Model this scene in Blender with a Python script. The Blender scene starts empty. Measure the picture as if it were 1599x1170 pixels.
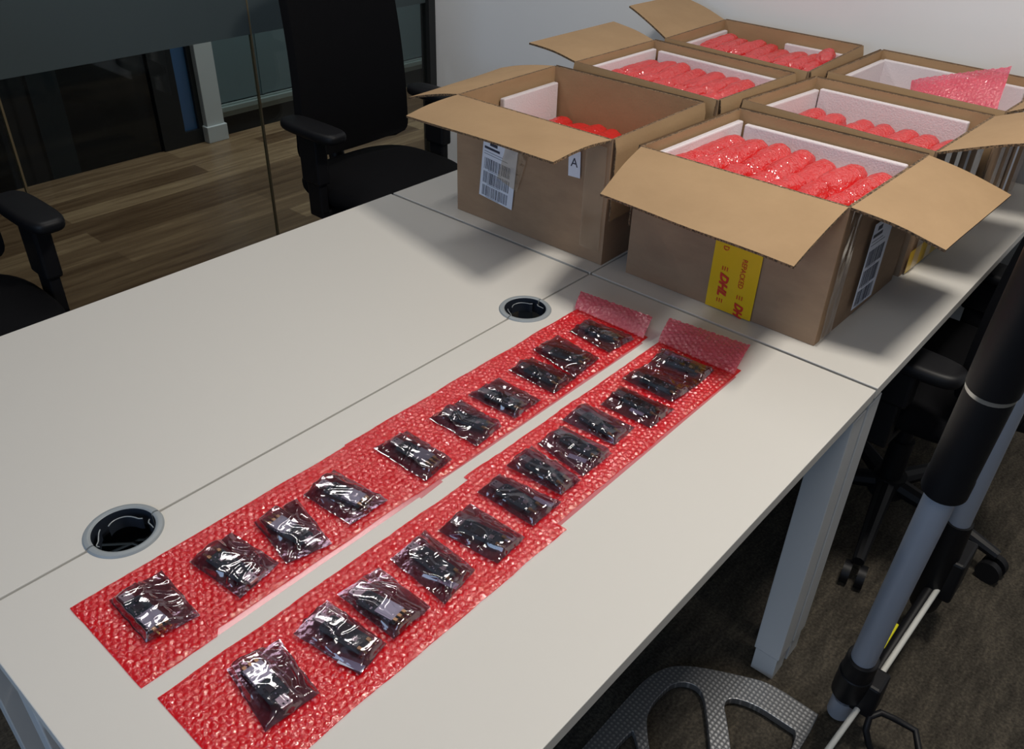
import bpy, bmesh, math, random
from mathutils import Vector, Matrix, noise
random.seed(7)
S = bpy.context.scene
C = S.collection
PI = math.pi

# ---------------------------------------------------------------- camera
cam_d = bpy.data.cameras.new('camera'); cam = bpy.data.objects.new('camera', cam_d); C.objects.link(cam)
cam_d.sensor_width = 36; cam_d.lens = 1330.06 / 1599 * 36; cam_d.clip_start = .02
r_ = Vector((0.65966396, -0.75108622, 0.02670117)); d_ = Vector((-0.40725937, -0.38709556, -0.82722236)); f_ = Vector((0.63165122, 0.53481447, -0.56123989))
m = Matrix((r_, -d_, -f_)).transposed().to_4x4(); m.translation = Vector((-1.28719168, -0.89056477, 1.52094545))
cam.matrix_world = m
S.camera = cam
# ---------------------------------------------------------------- world, lamps, exposure
w = bpy.data.worlds.new('World'); S.world = w; w.use_nodes = True
w.node_tree.nodes['Background'].inputs[0].default_value = (.55, .62, .72, 1)
w.node_tree.nodes['Background'].inputs[1].default_value = .12
S.view_settings.view_transform = 'Standard'; S.view_settings.look = 'None'; S.view_settings.gamma = 1
S.view_settings.exposure = 0.0
S.view_settings.use_curve_mapping = False

def area(name, loc, sx, sy, power, color, rot=(0, 0, 0), spread=PI):
    l = bpy.data.lights.new(name, 'AREA'); l.shape = 'RECTANGLE'; l.size = sx; l.size_y = sy
    l.energy = power; l.color = color; l.spread = spread
    o = bpy.data.objects.new(name, l); o.location = loc; o.rotation_euler = rot; C.objects.link(o); return o
area('ceiling_lamp_key', (.08, -.86, 2.66), .34, .34, 32, (1, .94, .85))
area('ceiling_lamp_aisle', (-.1, 1.28, 2.66), 1.3, .2, 12, (1, .97, .93))
area('ceiling_lamp_camera', (-1.55, -1.0, 2.66), .6, .6, 8, (1, .94, .86))
area('ceiling_lamp_corridor', (1.4, 2.45, 2.66), 1.6, .25, 38, (.92, .97, 1))
area('daylight_window', (-3.3, -.6, 1.5), 1.6, 2.2, 24, (.5, .7, 1), (0, -PI / 2, 0))

# ---------------------------------------------------------------- materials
def nt(name):
    M = bpy.data.materials.new(name); M.use_nodes = True
    n = M.node_tree; b = n.nodes['Principled BSDF']; return M, n, b
def node(n, t, **k):
    x = n.nodes.new(t)
    for a, v in k.items():
        if a in x.inputs: x.inputs[a].default_value = v
        else: setattr(x, a, v)
    return x
def pri(name, col, rough=.5, metal=0, bump=None, spec=None, coat=0, var=None):
    M, n, b = nt(name)
    b.inputs['Base Color'].default_value = (*col, 1); b.inputs['Roughness'].default_value = rough
    b.inputs['Metallic'].default_value = metal
    if spec is not None: b.inputs['Specular IOR Level'].default_value = spec
    if coat: b.inputs['Coat Weight'].default_value = coat
    tc = node(n, 'ShaderNodeTexCoord')
    if bump:
        sc, st, di = bump
        t = node(n, 'ShaderNodeTexNoise'); t.inputs['Scale'].default_value = sc; t.inputs['Detail'].default_value = 4
        n.links.new(tc.outputs['Object'], t.inputs['Vector'])
        bm_ = node(n, 'ShaderNodeBump'); bm_.inputs['Strength'].default_value = st; bm_.inputs['Distance'].default_value = di
        n.links.new(t.outputs['Fac'], bm_.inputs['Height']); n.links.new(bm_.outputs[0], b.inputs['Normal'])
    if var:
        sc, c2 = var
        t = node(n, 'ShaderNodeTexNoise'); t.inputs['Scale'].default_value = sc; t.inputs['Detail'].default_value = 5
        n.links.new(tc.outputs['Object'], t.inputs['Vector'])
        r = node(n, 'ShaderNodeValToRGB'); r.color_ramp.elements[0].position = .35; r.color_ramp.elements[1].position = .65
        r.color_ramp.elements[0].color = (*c2, 1); r.color_ramp.elements[1].color = (*col, 1)
        n.links.new(t.outputs['Fac'], r.inputs[0]); n.links.new(r.outputs[0], b.inputs['Base Color'])
    return M
M = {}
M['desk'] = pri('desk_laminate', (.62, .60, .56), .42, bump=(900, .05, .0005))
M['desk_edge'] = pri('desk_edge', (.55, .54, .51), .5)
M['desk_steel'] = pri('white_powder_steel', (.60, .61, .61), .35)
M['wallpaint'] = pri('white_wall_paint', (.79, .80, .81), .7, bump=(120, .05, .002))
M['ceiling'] = pri('ceiling_paint', (.42, .42, .42), .9)
M['backwall'] = pri('grey_wall_paint', (.30, .31, .33), .8)
M['pillar'] = pri('pillar_paint', (.62, .63, .62), .5)
M['black_fabric'] = pri('black_fabric', (.004, .004, .005), .95, bump=(700, .3, .001), spec=.15)
M['black_plastic'] = pri('black_plastic', (.006, .006, .0075), .5, spec=.3, bump=(300, .06, .001))
M['dark_trim'] = pri('dark_trim', (.012, .014, .016), .4)
M['grey_plastic'] = pri('grey_plastic', (.26, .29, .31), .4)
M['alu'] = pri('brushed_aluminium', (.46, .50, .58), .42, .35, bump=(400, .05, .0005))
M['plate'] = None
M['foam'] = pri('white_foam', (.70, .65, .68), .8, bump=(260, .35, .003))
M['pcb'] = pri('teal_circuit_board', (.012, .040, .048), .35, bump=(1500, .4, .0006), var=(420, (.035, .075, .08)))
M['can'] = pri('silver_shield', (.42, .50, .52), .28, .75)
M['usb'] = pri('steel_plug', (.55, .55, .52), .3, .8)
M['chip'] = pri('black_chip', (.01, .012, .014), .35)
M['gold'] = pri('gold_pins', (.75, .55, .22), .3, .9)
M['paper'] = pri('white_paper', (.72, .76, .86), .55)
M['ink'] = pri('black_ink', (.03, .035, .06), .6)
M['inkgrey'] = pri('grey_ink', (.20, .23, .30), .6)
M['yellow'] = pri('yellow_tape', (.78, .50, .01), .3)
M['red_ink'] = pri('red_ink', (.62, .03, .02), .4)
M['white_rod'] = pri('white_rod', (.62, .62, .58), .35)
M['yellow_rod'] = pri('yellow_rod', (.75, .70, .02), .4)
M['rubber'] = pri('grey_rubber', (.06, .055, .05), .7)
M['joint'] = pri('silicone_joint', (.13, .10, .055), .4)
M['cable'] = pri('grey_cable', (.22, .21, .17), .5)
M['slip'] = pri('pale_slip', (.42, .46, .56), .6)
M['shaded_plastic'] = pri('shaded_plastic', (.018, .024, .036), .45)  # grommet inner wall and leaves: shade of the recess put into the colour
M['hole'] = pri('dark_void', (.006, .006, .006), .9)  # tray colour, near-black for the shade below the grommet holes

def cardboard(name, a, b2):
    Mt, n, b = nt(name)
    tc = node(n, 'ShaderNodeTexCoord'); mp = node(n, 'ShaderNodeMapping'); mp.inputs['Scale'].default_value = (1, 1, 3)
    n.links.new(tc.outputs['Object'], mp.inputs[0])
    t = node(n, 'ShaderNodeTexNoise'); t.inputs['Scale'].default_value = 9; t.inputs['Detail'].default_value = 8; t.inputs['Roughness'].default_value = .65
    n.links.new(mp.outputs[0], t.inputs[0])
    r = node(n, 'ShaderNodeValToRGB'); r.color_ramp.elements[0].position = .3; r.color_ramp.elements[1].position = .7
    r.color_ramp.elements[0].color = (*b2, 1); r.color_ramp.elements[1].color = (*a, 1)
    n.links.new(t.outputs['Fac'], r.inputs[0]); n.links.new(r.outputs[0], b.inputs['Base Color'])
    t2 = node(n, 'ShaderNodeTexNoise'); t2.inputs['Scale'].default_value = 160; t2.inputs['Detail'].default_value = 4
    n.links.new(tc.outputs['Object'], t2.inputs[0])
    bu = node(n, 'ShaderNodeBump'); bu.inputs['Strength'].default_value = .15; bu.inputs['Distance'].default_value = .002
    n.links.new(t2.outputs['Fac'], bu.inputs['Height']); n.links.new(bu.outputs[0], b.inputs['Normal'])
    b.inputs['Roughness'].default_value = .75; b.inputs['Specular IOR Level'].default_value = .25
    return Mt
M['card'] = cardboard('kraft_cardboard', (.385, .255, .14), (.34, .222, .12))
M['card_out'] = cardboard('kraft_cardboard_outside', (.36, .24, .15), (.29, .19, .12))
def flute():
    Mt, n, b = nt('corrugated_edge')
    tc = node(n, 'ShaderNodeTexCoord')
    t = node(n, 'ShaderNodeTexNoise'); t.inputs['Scale'].default_value = 300; t.inputs['Detail'].default_value = 2
    n.links.new(tc.outputs['Object'], t.inputs[0])
    r = node(n, 'ShaderNodeValToRGB'); r.color_ramp.elements[0].position = .42; r.color_ramp.elements[1].position = .58
    r.color_ramp.elements[0].color = (.05, .032, .018, 1); r.color_ramp.elements[1].color = (.24, .15, .08, 1)
    n.links.new(t.outputs['Fac'], r.inputs[0]); n.links.new(r.outputs[0], b.inputs['Base Color']); b.inputs['Roughness'].default_value = .9
    return Mt
M['flute'] = flute()

def film(name, diff, trans, tfac, rough, gl=.12, bump=None, glcol=(1, 1, 1), voro=None, spark=None, edge=1):
    """thin plastic film: translucent colour + tinted see-through + glossy skin"""
    Mt, n, b = nt(name); n.nodes.remove(b); out = n.nodes['Material Output']
    di = node(n, 'ShaderNodeBsdfDiffuse'); di.inputs[0].default_value = (*diff, 1)
    tl = node(n, 'ShaderNodeBsdfTranslucent'); tl.inputs[0].default_value = (*diff, 1)
    m0 = node(n, 'ShaderNodeMixShader'); m0.inputs[0].default_value = .35
    tr = node(n, 'ShaderNodeBsdfTransparent'); tr.inputs[0].default_value = (*trans, 1)
    m1 = node(n, 'ShaderNodeMixShader'); m1.inputs[0].default_value = tfac
    g = node(n, 'ShaderNodeBsdfGlossy'); g.inputs['Roughness'].default_value = rough; g.inputs[0].default_value = (*glcol, 1)
    ge = node(n, 'ShaderNodeNewGeometry'); fr = node(n, 'ShaderNodeVectorMath', operation='DOT_PRODUCT')
    n.links.new(ge.outputs['Normal'], fr.inputs[0]); n.links.new(ge.outputs['Incoming'], fr.inputs[1])
    f1 = node(n, 'ShaderNodeMath', operation='ABSOLUTE'); f2 = node(n, 'ShaderNodeMath', operation='SUBTRACT'); f2.inputs[0].default_value = 1; f2.use_clamp = True; f3 = node(n, 'ShaderNodeMath', operation='POWER'); f3.inputs[1].default_value = 4
    n.links.new(fr.outputs['Value'], f1.inputs[0]); n.links.new(f1.outputs[0], f2.inputs[1]); n.links.new(f2.outputs[0], f3.inputs[0])
    ad = node(n, 'ShaderNodeMath', operation='ADD'); ad.inputs[1].default_value = gl; ad.use_clamp = True
    m2 = node(n, 'ShaderNodeMixShader')
    L = n.links.new
    L(di.outputs[0], m0.inputs[1]); L(tl.outputs[0], m0.inputs[2]); L(m0.outputs[0], m1.inputs[1]); L(tr.outputs[0], m1.inputs[2])
    f4 = node(n, 'ShaderNodeMath', operation='MULTIPLY'); f4.inputs[1].default_value = edge; L(f3.outputs[0], f4.inputs[0]); L(f4.outputs[0], ad.inputs[0]); L(ad.outputs[0], m2.inputs[0]); L(m1.outputs[0], m2.inputs[1]); L(g.outputs[0], m2.inputs[2]); L(m2.outputs[0], out.inputs[0])
    if bump or voro:
        tc = node(n, 'ShaderNodeTexCoord'); h = None
        if voro:
            v = node(n, 'ShaderNodeTexVoronoi'); v.feature = 'SMOOTH_F1'; v.inputs['Scale'].default_value = voro[0]; v.inputs['Randomness'].default_value = .35
            L(tc.outputs['Object'], v.inputs['Vector'])
            b1 = node(n, 'ShaderNodeBump'); b1.invert = True; b1.inputs['Strength'].default_value = voro[1]; b1.inputs['Distance'].default_value = .004
            L(v.outputs['Distance'], b1.inputs['Height']); h = b1
        if bump:
            t = node(n, 'ShaderNodeTexNoise'); t.inputs['Scale'].default_value = bump[0]; t.inputs['Detail'].default_value = 3
            L(tc.outputs['Object'], t.inputs['Vector'])
            b2 = node(n, 'ShaderNodeBump'); b2.inputs['Strength'].default_value = bump[1]; b2.inputs['Distance'].default_value = .004
            L(t.outputs['Fac'], b2.inputs['Height'])
            if h: L(h.outputs[0], b2.inputs['Normal'])
            h = b2
        L(h.outputs[0], di.inputs['Normal'])
        if spark:
            t3 = node(n, 'ShaderNodeTexNoise'); t3.inputs['Scale'].default_value = spark[0]; t3.inputs['Detail'].default_value = 1
            L(tc.outputs['Object'], t3.inputs['Vector'])
            b3 = node(n, 'ShaderNodeBump'); b3.inputs['Strength'].default_value = spark[1]; b3.inputs['Distance'].default_value = .004
            L(t3.outputs['Fac'], b3.inputs['Height']); L(h.outputs[0], b3.inputs['Normal']); L(b3.outputs[0], g.inputs['Normal'])
        else: L(h.outputs[0], g.inputs['Normal'])
        L(h.outputs[0], fr.inputs[0])
    return Mt
M['bubble'] = film('red_bubble_wrap', (.92, .016, .028), (1, .17, .22), .42, .11, .12, bump=(200, .45), spark=(260, .5), edge=.5)
M['bubble_single'] = film('pink_bubble_film', (.95, .11, .20), (1, .30, .42), .45, .12, .14, bump=(200, .6), voro=(130, .6), spark=(240, .6), edge=.6)
M['margin'] = film('clear_film_margin', (.8, .3, .35), (1, .80, .82), .85, .2, .05)
M['roll'] = film('red_wrapped_roll', (.90, .035, .035), (1, .2, .2), .18, .10, .16, bump=(48, .5), voro=(130, .22), spark=(170, .9), edge=.35)
M['bag'] = film('antistatic_film', (.03, .022, .035), (.66, .57, .66), .90, .07, .17, bump=(60, .12), glcol=(.95, .93, .95))
M['cleartape'] = film('clear_parcel_tape', (.45, .36, .27), (.92, .88, .82), .80, .15, .06, bump=(25, .3))
def glass():
    Mt, n, b = nt('clear_glass'); n.nodes.remove(b); out = n.nodes['Material Output']
    tr = node(n, 'ShaderNodeBsdfTransparent'); tr.inputs[0].default_value = (.86, .90, .89, 1)
    g = node(n, 'ShaderNodeBsdfGlossy'); g.inputs['Roughness'].default_value = .02
    mx = node(n, 'ShaderNodeMixShader'); L = n.links.new
    ge = node(n, 'ShaderNodeNewGeometry'); dp = node(n, 'ShaderNodeVectorMath', operation='DOT_PRODUCT'); L(ge.outputs['Normal'], dp.inputs[0]); L(ge.outputs['Incoming'], dp.inputs[1])
    f1 = node(n, 'ShaderNodeMath', operation='ABSOLUTE'); f2 = node(n, 'ShaderNodeMath', operation='SUBTRACT'); f2.inputs[0].default_value = 1; f2.use_clamp = True
    f3 = node(n, 'ShaderNodeMath', operation='POWER'); f3.inputs[1].default_value = 5; fr = node(n, 'ShaderNodeMath', operation='ADD'); fr.inputs[1].default_value = .03; fr.use_clamp = True
    L(dp.outputs['Value'], f1.inputs[0]); L(f1.outputs[0], f2.inputs[1]); L(f2.outputs[0], f3.inputs[0]); L(f3.outputs[0], fr.inputs[0])
    L(fr.outputs[0], mx.inputs[0]); L(tr.outputs[0], mx.inputs[1]); L(g.outputs[0], mx.inputs[2]); L(mx.outputs[0], out.inputs[0]); return Mt
M['glass'] = glass()
M['frost'] = film('frosted_film', (.115, .145, .155), (.5, .6, .6), .14, .45, .0)
M['darkglass'] = pri('dark_glass', (.007, .009, .011), .07)
M['greyglass'] = pri('grey_glass', (.018, .024, .028), .12)  # grey glass, slightly lighter than the panes beside it
M['bluepane'] = pri('blue_lit_glass', (.06, .13, .26), .25)  # blue light from the room behind, put into the pane's colour
M['greenpane'] = pri('frosted_green_glass', (.13, .18, .19), .35)
M['sill'] = pri('sill_aluminium', (.28, .33, .31), .35, .3)

def wood():
    Mt, n, b = nt('wood_planks'); L = n.links.new
    tc = node(n, 'ShaderNodeTexCoord')
    br = node(n, 'ShaderNodeTexBrick'); br.offset = .37
    for k, v in (('Scale', 1), ('Mortar Size', .0012), ('Brick Width', 1.15), ('Row Height', .125), ('Bias', 0)): br.inputs[k].default_value = v
    br.inputs['Color1'].default_value = (0, 0, 0, 1); br.inputs['Color2'].default_value = (1, 1, 1, 1); br.inputs['Mortar'].default_value = (.25, .25, .25, 1)
    L(tc.outputs['Object'], br.inputs[0])
    mp = node(n, 'ShaderNodeMapping'); mp.inputs['Scale'].default_value = (1.2, 16, 1); L(tc.outputs['Object'], mp.inputs[0])
    t = node(n, 'ShaderNodeTexNoise'); t.inputs['Scale'].default_value = 2.2; t.inputs['Detail'].default_value = 7; t.inputs['Distortion'].default_value = .5
    L(mp.outputs[0], t.inputs[0])
    mx = node(n, 'ShaderNodeMix', data_type='RGBA'); mx.inputs[0].default_value = .62
    L(br.outputs[0], mx.inputs[6]); L(t.outputs[0], mx.inputs[7])
    r = node(n, 'ShaderNodeValToRGB'); e = r.color_ramp.elements
    e[0].position = .22; e[0].color = (.085, .045, .022, 1); e[1].position = .78; e[1].color = (.40, .27, .15, 1)
    x = e.new(.5); x.color = (.19, .115, .062, 1)
    L(mx.outputs[2], r.inputs[0]); L(r.outputs[0], b.inputs['Base Color']); b.inputs['Roughness'].default_value = .3
    return Mt
M['wood'] = wood()
def carpet():
    Mt, n, b = nt('carpet_tiles'); L = n.links.new
    tc = node(n, 'ShaderNodeTexCoord')
    mp = node(n, 'ShaderNodeMapping'); mp.inputs['Scale'].default_value = (3, 11, 1); mp.inputs['Rotation'].default_value = (0, 0, .5); L(tc.outputs['Object'], mp.inputs[0])
    t = node(n, 'ShaderNodeTexNoise'); t.inputs['Scale'].default_value = 2.5; t.inputs['Detail'].default_value = 7; t.inputs['Roughness'].default_value = .75; L(mp.outputs[0], t.inputs[0])
    t2 = node(n, 'ShaderNodeTexNoise'); t2.inputs['Scale'].default_value = 160; t2.inputs['Detail'].default_value = 3; L(tc.outputs['Object'], t2.inputs[0])
    mx = node(n, 'ShaderNodeMix', data_type='RGBA'); mx.inputs[0].default_value = .4; L(t.outputs[0], mx.inputs[6]); L(t2.outputs[0], mx.inputs[7])
    r = node(n, 'ShaderNodeValToRGB'); e = r.color_ramp.elements
    e[0].position = .32; e[0].color = (.016, .014, .012, 1); e[1].position = .68; e[1].color = (.12, .102, .078, 1); e.new(.5).color = (.055, .048, .038, 1)
    L(mx.outputs[2], r.inputs[0]); L(r.outputs[0], b.inputs['Base Color']); b.inputs['Roughness'].default_value = .95; b.inputs['Specular IOR Level'].default_value = .1
    bu = node(n, 'ShaderNodeBump'); bu.inputs['Strength'].default_value = .5; bu.inputs['Distance'].default_value = .004; L(t2.outputs[0], bu.inputs['Height']); L(bu.outputs[0], b.inputs['Normal'])
    return Mt
M['carpet'] = carpet()
def plate():
    Mt, n, b = nt('dimpled_steel_plate'); L = n.links.new
    tc = node(n, 'ShaderNodeTexCoord'); mp = node(n, 'ShaderNodeMapping'); mp.inputs['Scale'].default_value = (110, 110, 0); L(tc.outputs['Object'], mp.inputs[0])
    v = node(n, 'ShaderNodeTexVoronoi'); v.inputs['Scale'].default_value = 1; v.inputs['Randomness'].default_value = 0; L(mp.outputs[0], v.inputs['Vector'])
    r = node(n, 'ShaderNodeValToRGB'); r.color_ramp.elements[0].position = .18; r.color_ramp.elements[0].color = (.48, .48, .48, 1); r.color_ramp.elements[1].position = .34; r.color_ramp.elements[1].color = (.24, .245, .255, 1)
    L(v.outputs['Distance'], r.inputs[0]); L(r.outputs[0], b.inputs['Base Color']); b.inputs['Metallic'].default_value = .7; b.inputs['Roughness'].default_value = .36
    bu = node(n, 'ShaderNodeBump'); bu.invert = True; bu.inputs['Strength'].default_value = .5; bu.inputs['Distance'].default_value = .002; L(v.outputs['Distance'], bu.inputs['Height']); L(bu.outputs[0], b.inputs['Normal'])
    return Mt
M['plate'] = plate()

# ---------------------------------------------------------------- mesh helpers
class MB:
    def __init__(s): s.v = []; s.f = []; s.mi = []
    def add(s, v, f, mi=0):
        o = len(s.v); s.v += [tuple(p) for p in v]; s.f += [tuple(i + o for i in q) for q in f]; s.mi += [mi] * len(f); return s
    def box(s, a, b, mi=0):
        x0, y0, z0 = a; x1, y1, z1 = b
        return s.add([(x0, y0, z0), (x1, y0, z0), (x1, y1, z0), (x0, y1, z0), (x0, y0, z1), (x1, y0, z1), (x1, y1, z1), (x0, y1, z1)],
              [(0, 3, 2, 1), (4, 5, 6, 7), (0, 1, 5, 4), (1, 2, 6, 5), (2, 3, 7, 6), (3, 0, 4, 7)], mi)
    def tube(s, pts, rad, n=16, mi=0, cap=True, flat=1):
        pts = [Vector(p) for p in pts]; rad = rad if isinstance(rad, (list, tuple)) else [rad] * len(pts)
        o = len(s.v); up = None
        for i, p in enumerate(pts):
            t = (pts[min(i + 1, len(pts) - 1)] - pts[max(i - 1, 0)]).normalized()
            if up is None: up = t.orthogonal().normalized()
            up = (up - t * up.dot(t)).normalized(); sd = t.cross(up)
            for k in range(n):
                a = 2 * PI * k / n; s.v.append(tuple(p + (up * math.cos(a) + sd * math.sin(a) * flat) * rad[i]))
        for i in range(len(pts) - 1):
            for k in range(n):
                k2 = (k + 1) % n; s.f.append((o + i * n + k, o + i * n + k2, o + (i + 1) * n + k2, o + (i + 1) * n + k)); s.mi.append(mi)
        if cap:
            s.f.append(tuple(o + k for k in reversed(range(n)))); s.mi.append(mi)
            e = o + (len(pts) - 1) * n; s.f.append(tuple(e + k for k in range(n))); s.mi.append(mi)
        return s
    def prism(s, poly, z0, z1, mi=0):
        n = len(poly); v = [(x, y, z0) for x, y in poly] + [(x, y, z1) for x, y in poly]
        return s.add(v, [tuple(reversed(range(n))), tuple(range(n, 2 * n))] + [(i, (i + 1) % n, n + (i + 1) % n, n + i) for i in range(n)], mi)
    def grid(s, fn, nu, nv, mi=0, flip=False):
        o = len(s.v)
        for j in range(nv + 1):
            for i in range(nu + 1): s.v.append(tuple(fn(i / nu, j / nv)))
        for j in range(nv):
            for i in range(nu):
                a = o + j * (nu + 1) + i; q = (a, a + 1, a + nu + 2, a + nu + 1)
                s.f.append(tuple(reversed(q)) if flip else q); s.mi.append(mi)
        return s
    def ring(s, layers, n=48, mi=0):
        """layers: list of functions/points lists (closed loops of n points) bottom to top, capped"""
        o = len(s.v)
        for l in layers: s.v += [tuple(p) for p in l]
        for i in range(len(layers) - 1):
            for k in range(n):
                k2 = (k + 1) % n; s.f.append((o + i * n + k, o + i * n + k2, o + (i + 1) * n + k2, o + (i + 1) * n + k)); s.mi.append(mi)
        s.f.append(tuple(o + k for k in reversed(range(n)))); e = o + (len(layers) - 1) * n; s.f.append(tuple(e + k for k in range(n))); s.mi += [mi, mi]
        return s
    def build(s, name, mats, parent=None, smooth=False, bevel=0, mat=None, angle=.6):
        me = bpy.data.meshes.new(name); v = s.v
        me.from_pydata(v, [], s.f); me.validate()
        mats = mats if isinstance(mats, list) else [mats]
        for k in mats: me.materials.append(M[k])
        if len(mats) > 1:
            for p, i in zip(me.polygons, s.mi): p.material_index = i
        o = bpy.data.objects.new(name, me); C.objects.link(o)
        if mat is not None: o.matrix_world = mat
        if parent: o.parent = parent
        if smooth:
            for p in me.polygons: p.use_smooth = True
            if angle:
                try: me.set_sharp_from_angle(angle=angle)
                except Exception: pass
        if bevel:
            b = o.modifiers.new('b', 'BEVEL'); b.width = bevel; b.segments = 2; b.limit_method = 'ANGLE'; b.angle_limit = .7
        return o
def empty(name, loc, rz=0):
    o = bpy.data.objects.new(name, None); C.objects.link(o); o.location = loc; o.rotation_euler = (0, 0, rz); o.empty_display_size = .05; return o
def tag(o, label, cat, group=None):
    o['label'] = label; o['category'] = cat
    if group: o['group'] = group
    return o
def struct(name, mb, mat, parent=None, **k):
    o = mb.build(name, mat, parent, **k)
    if parent is None: o['kind'] = 'structure'
    return o
def superloop(cx, cy, rx, ry, n, e, z):
    out = []
    for k in range(n):
        a = 2 * PI * k / n; c, s_ = math.cos(a), math.sin(a)
        out.append((cx + rx * math.copysign(abs(c) ** (2 / e), c), cy + ry * math.copysign(abs(s_) ** (2 / e), s_), z))
    return out
def pad(mb, cx, cy, rx, ry, z0, z1, e=4, r=.01, n=48, mi=0, crown=0, fn=None):
    L = []
    for i in range(6):
        a = PI / 2 * i / 5; L.append((1 - math.cos(a), math.sin(a)))
    lay = []
    for q, t in [(-math.cos(PI / 2 * i / 5) , math.sin(PI / 2 * i / 5)) for i in range(6)]:
        lay.append((z0 + r * (1 + q), -r * (1 - t)))
    for q, t in [(math.sin(PI / 2 * i / 5), math.cos(PI / 2 * i / 5)) for i in range(6)]:
        lay.append((z1 - r * (1 - q), -r * (1 - t)))
    loops = [superloop(cx, cy, rx + o, ry + o, n, e, z) for z, o in lay]
    if crown:
        for k, sc in enumerate((.75, .5, .25, .05)): loops.append(superloop(cx, cy, (rx - r) * sc, (ry - r) * sc, n, e, z1 + crown * (1 - sc * sc)))
    if fn: loops = [[fn(p) for p in l] for l in loops]
    return mb.ring(loops, n, mi)

# ================================================================ setting
GY, FY, WX, H = 1.745, 3.15, 1.25, 2.7
struct('floor', MB().box((-3.4, -3, -.05), (WX, GY, 0)), 'carpet')
cf = struct('floor', MB().box((-3.4, GY, -.05), (4.2, FY, 0)), 'wood')
struct('ceiling', MB().box((-3.4, -3, H), (4.2, FY, H + .06)), 'ceiling')
struct('wall_far', MB().box((WX, -3, 0), (WX + .12, GY + .02, H)), 'wallpaint')
struct('wall_right', MB().box((-3.4, -3.1, 0), (WX, -3, H)), 'backwall')
wb = MB(); wb.box((-3.5, -3.1, 0), (-3.4, -1.8, H)); wb.box((-3.5, .7, 0), (-3.4, FY, H)); wb.box((-3.5, -1.8, 0), (-3.4, .7, .6)); wb.box((-3.5, -1.8, 2.45), (-3.4, .7, H))
struct('wall_back', wb, 'backwall')
struct('wall_corridor_end', MB().box((4.2, GY, 0), (4.3, FY, H)), 'backwall')
# near glass partition
for i, (a, b) in enumerate(((-3.4, -1.255), (-1.249, -.424), (-.418, .404), (.41, 1.215))):
    g = struct('window_%d' % (i + 1), MB().box((a, GY - .005, .03), (b, GY + .005, H - .03)), 'glass')
    fl = MB().box((a + .001, GY - .0068, .838), (b - .001, GY - .0055, H - .035)).build('frosted_film', 'frost', g)
tn = 1
for x in (-1.252, -.421, .407):
    struct('trim_%d' % tn, MB().box((x - .003, GY - .006, .03), (x + .003, GY + .006, H)), 'joint'); tn += 1
struct('trim_%d' % tn, MB().box((1.215, GY - .025, 0), (1.2495, GY + .025, H)), 'dark_trim'); tn += 1
struct('trim_%d' % tn, MB().box((-3.4, GY - .015, 0), (1.215, GY + .015, .03)), 'dark_trim'); tn += 1
# far side of the corridor
struct('window_5', MB().box((-3.4, FY, 0), (.17, FY + .05, H)), 'darkglass')
struct('window_6', MB().box((.17, FY, 0), (.30, FY + .05, H)), 'greyglass')
struct('window_7', MB().box((.30, FY, 0), (.72, FY + .05, H)), 'darkglass')
struct('door_1', MB().box((.72, FY - .02, 0), (.845, FY + .05, H)).box((.845, FY - .02, 0), (.95, FY + .05, .07)).box((.925, FY - .02, .07), (.95, FY + .05, H)), 'dark_trim')
struct('window_8', MB().box((.845, FY, .07), (.925, FY + .05, H)), 'bluepane')
struct('trim_%d' % tn, MB().box((.95, FY - .055, 0), (1.05, FY + .05, H)).box((.942, FY - .066, 0), (1.058, FY - .0, .083)), 'pillar', bevel=.003); tn += 1
struct('window_9', MB().box((1.06, FY, .165), (4.2, FY + .05, H)).box((1.33, FY - .008, .165), (1.345, FY, H)), 'greenpane')
sl = MB().box((1.06, FY - .012, .095), (4.2, FY + .05, .125)).box((1.06, FY - .03, .125), (4.2, FY + .05, .15)).box((1.06, FY - .01, .15), (4.2, FY + .05, .158))
struct('trim_%d' % tn, sl, 'sill', bevel=.002); tn += 1
struct('baseboard_corridor', MB().box((1.058, FY - .005, 0), (4.2, FY + .05, .095)), 'dark_trim')

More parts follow.
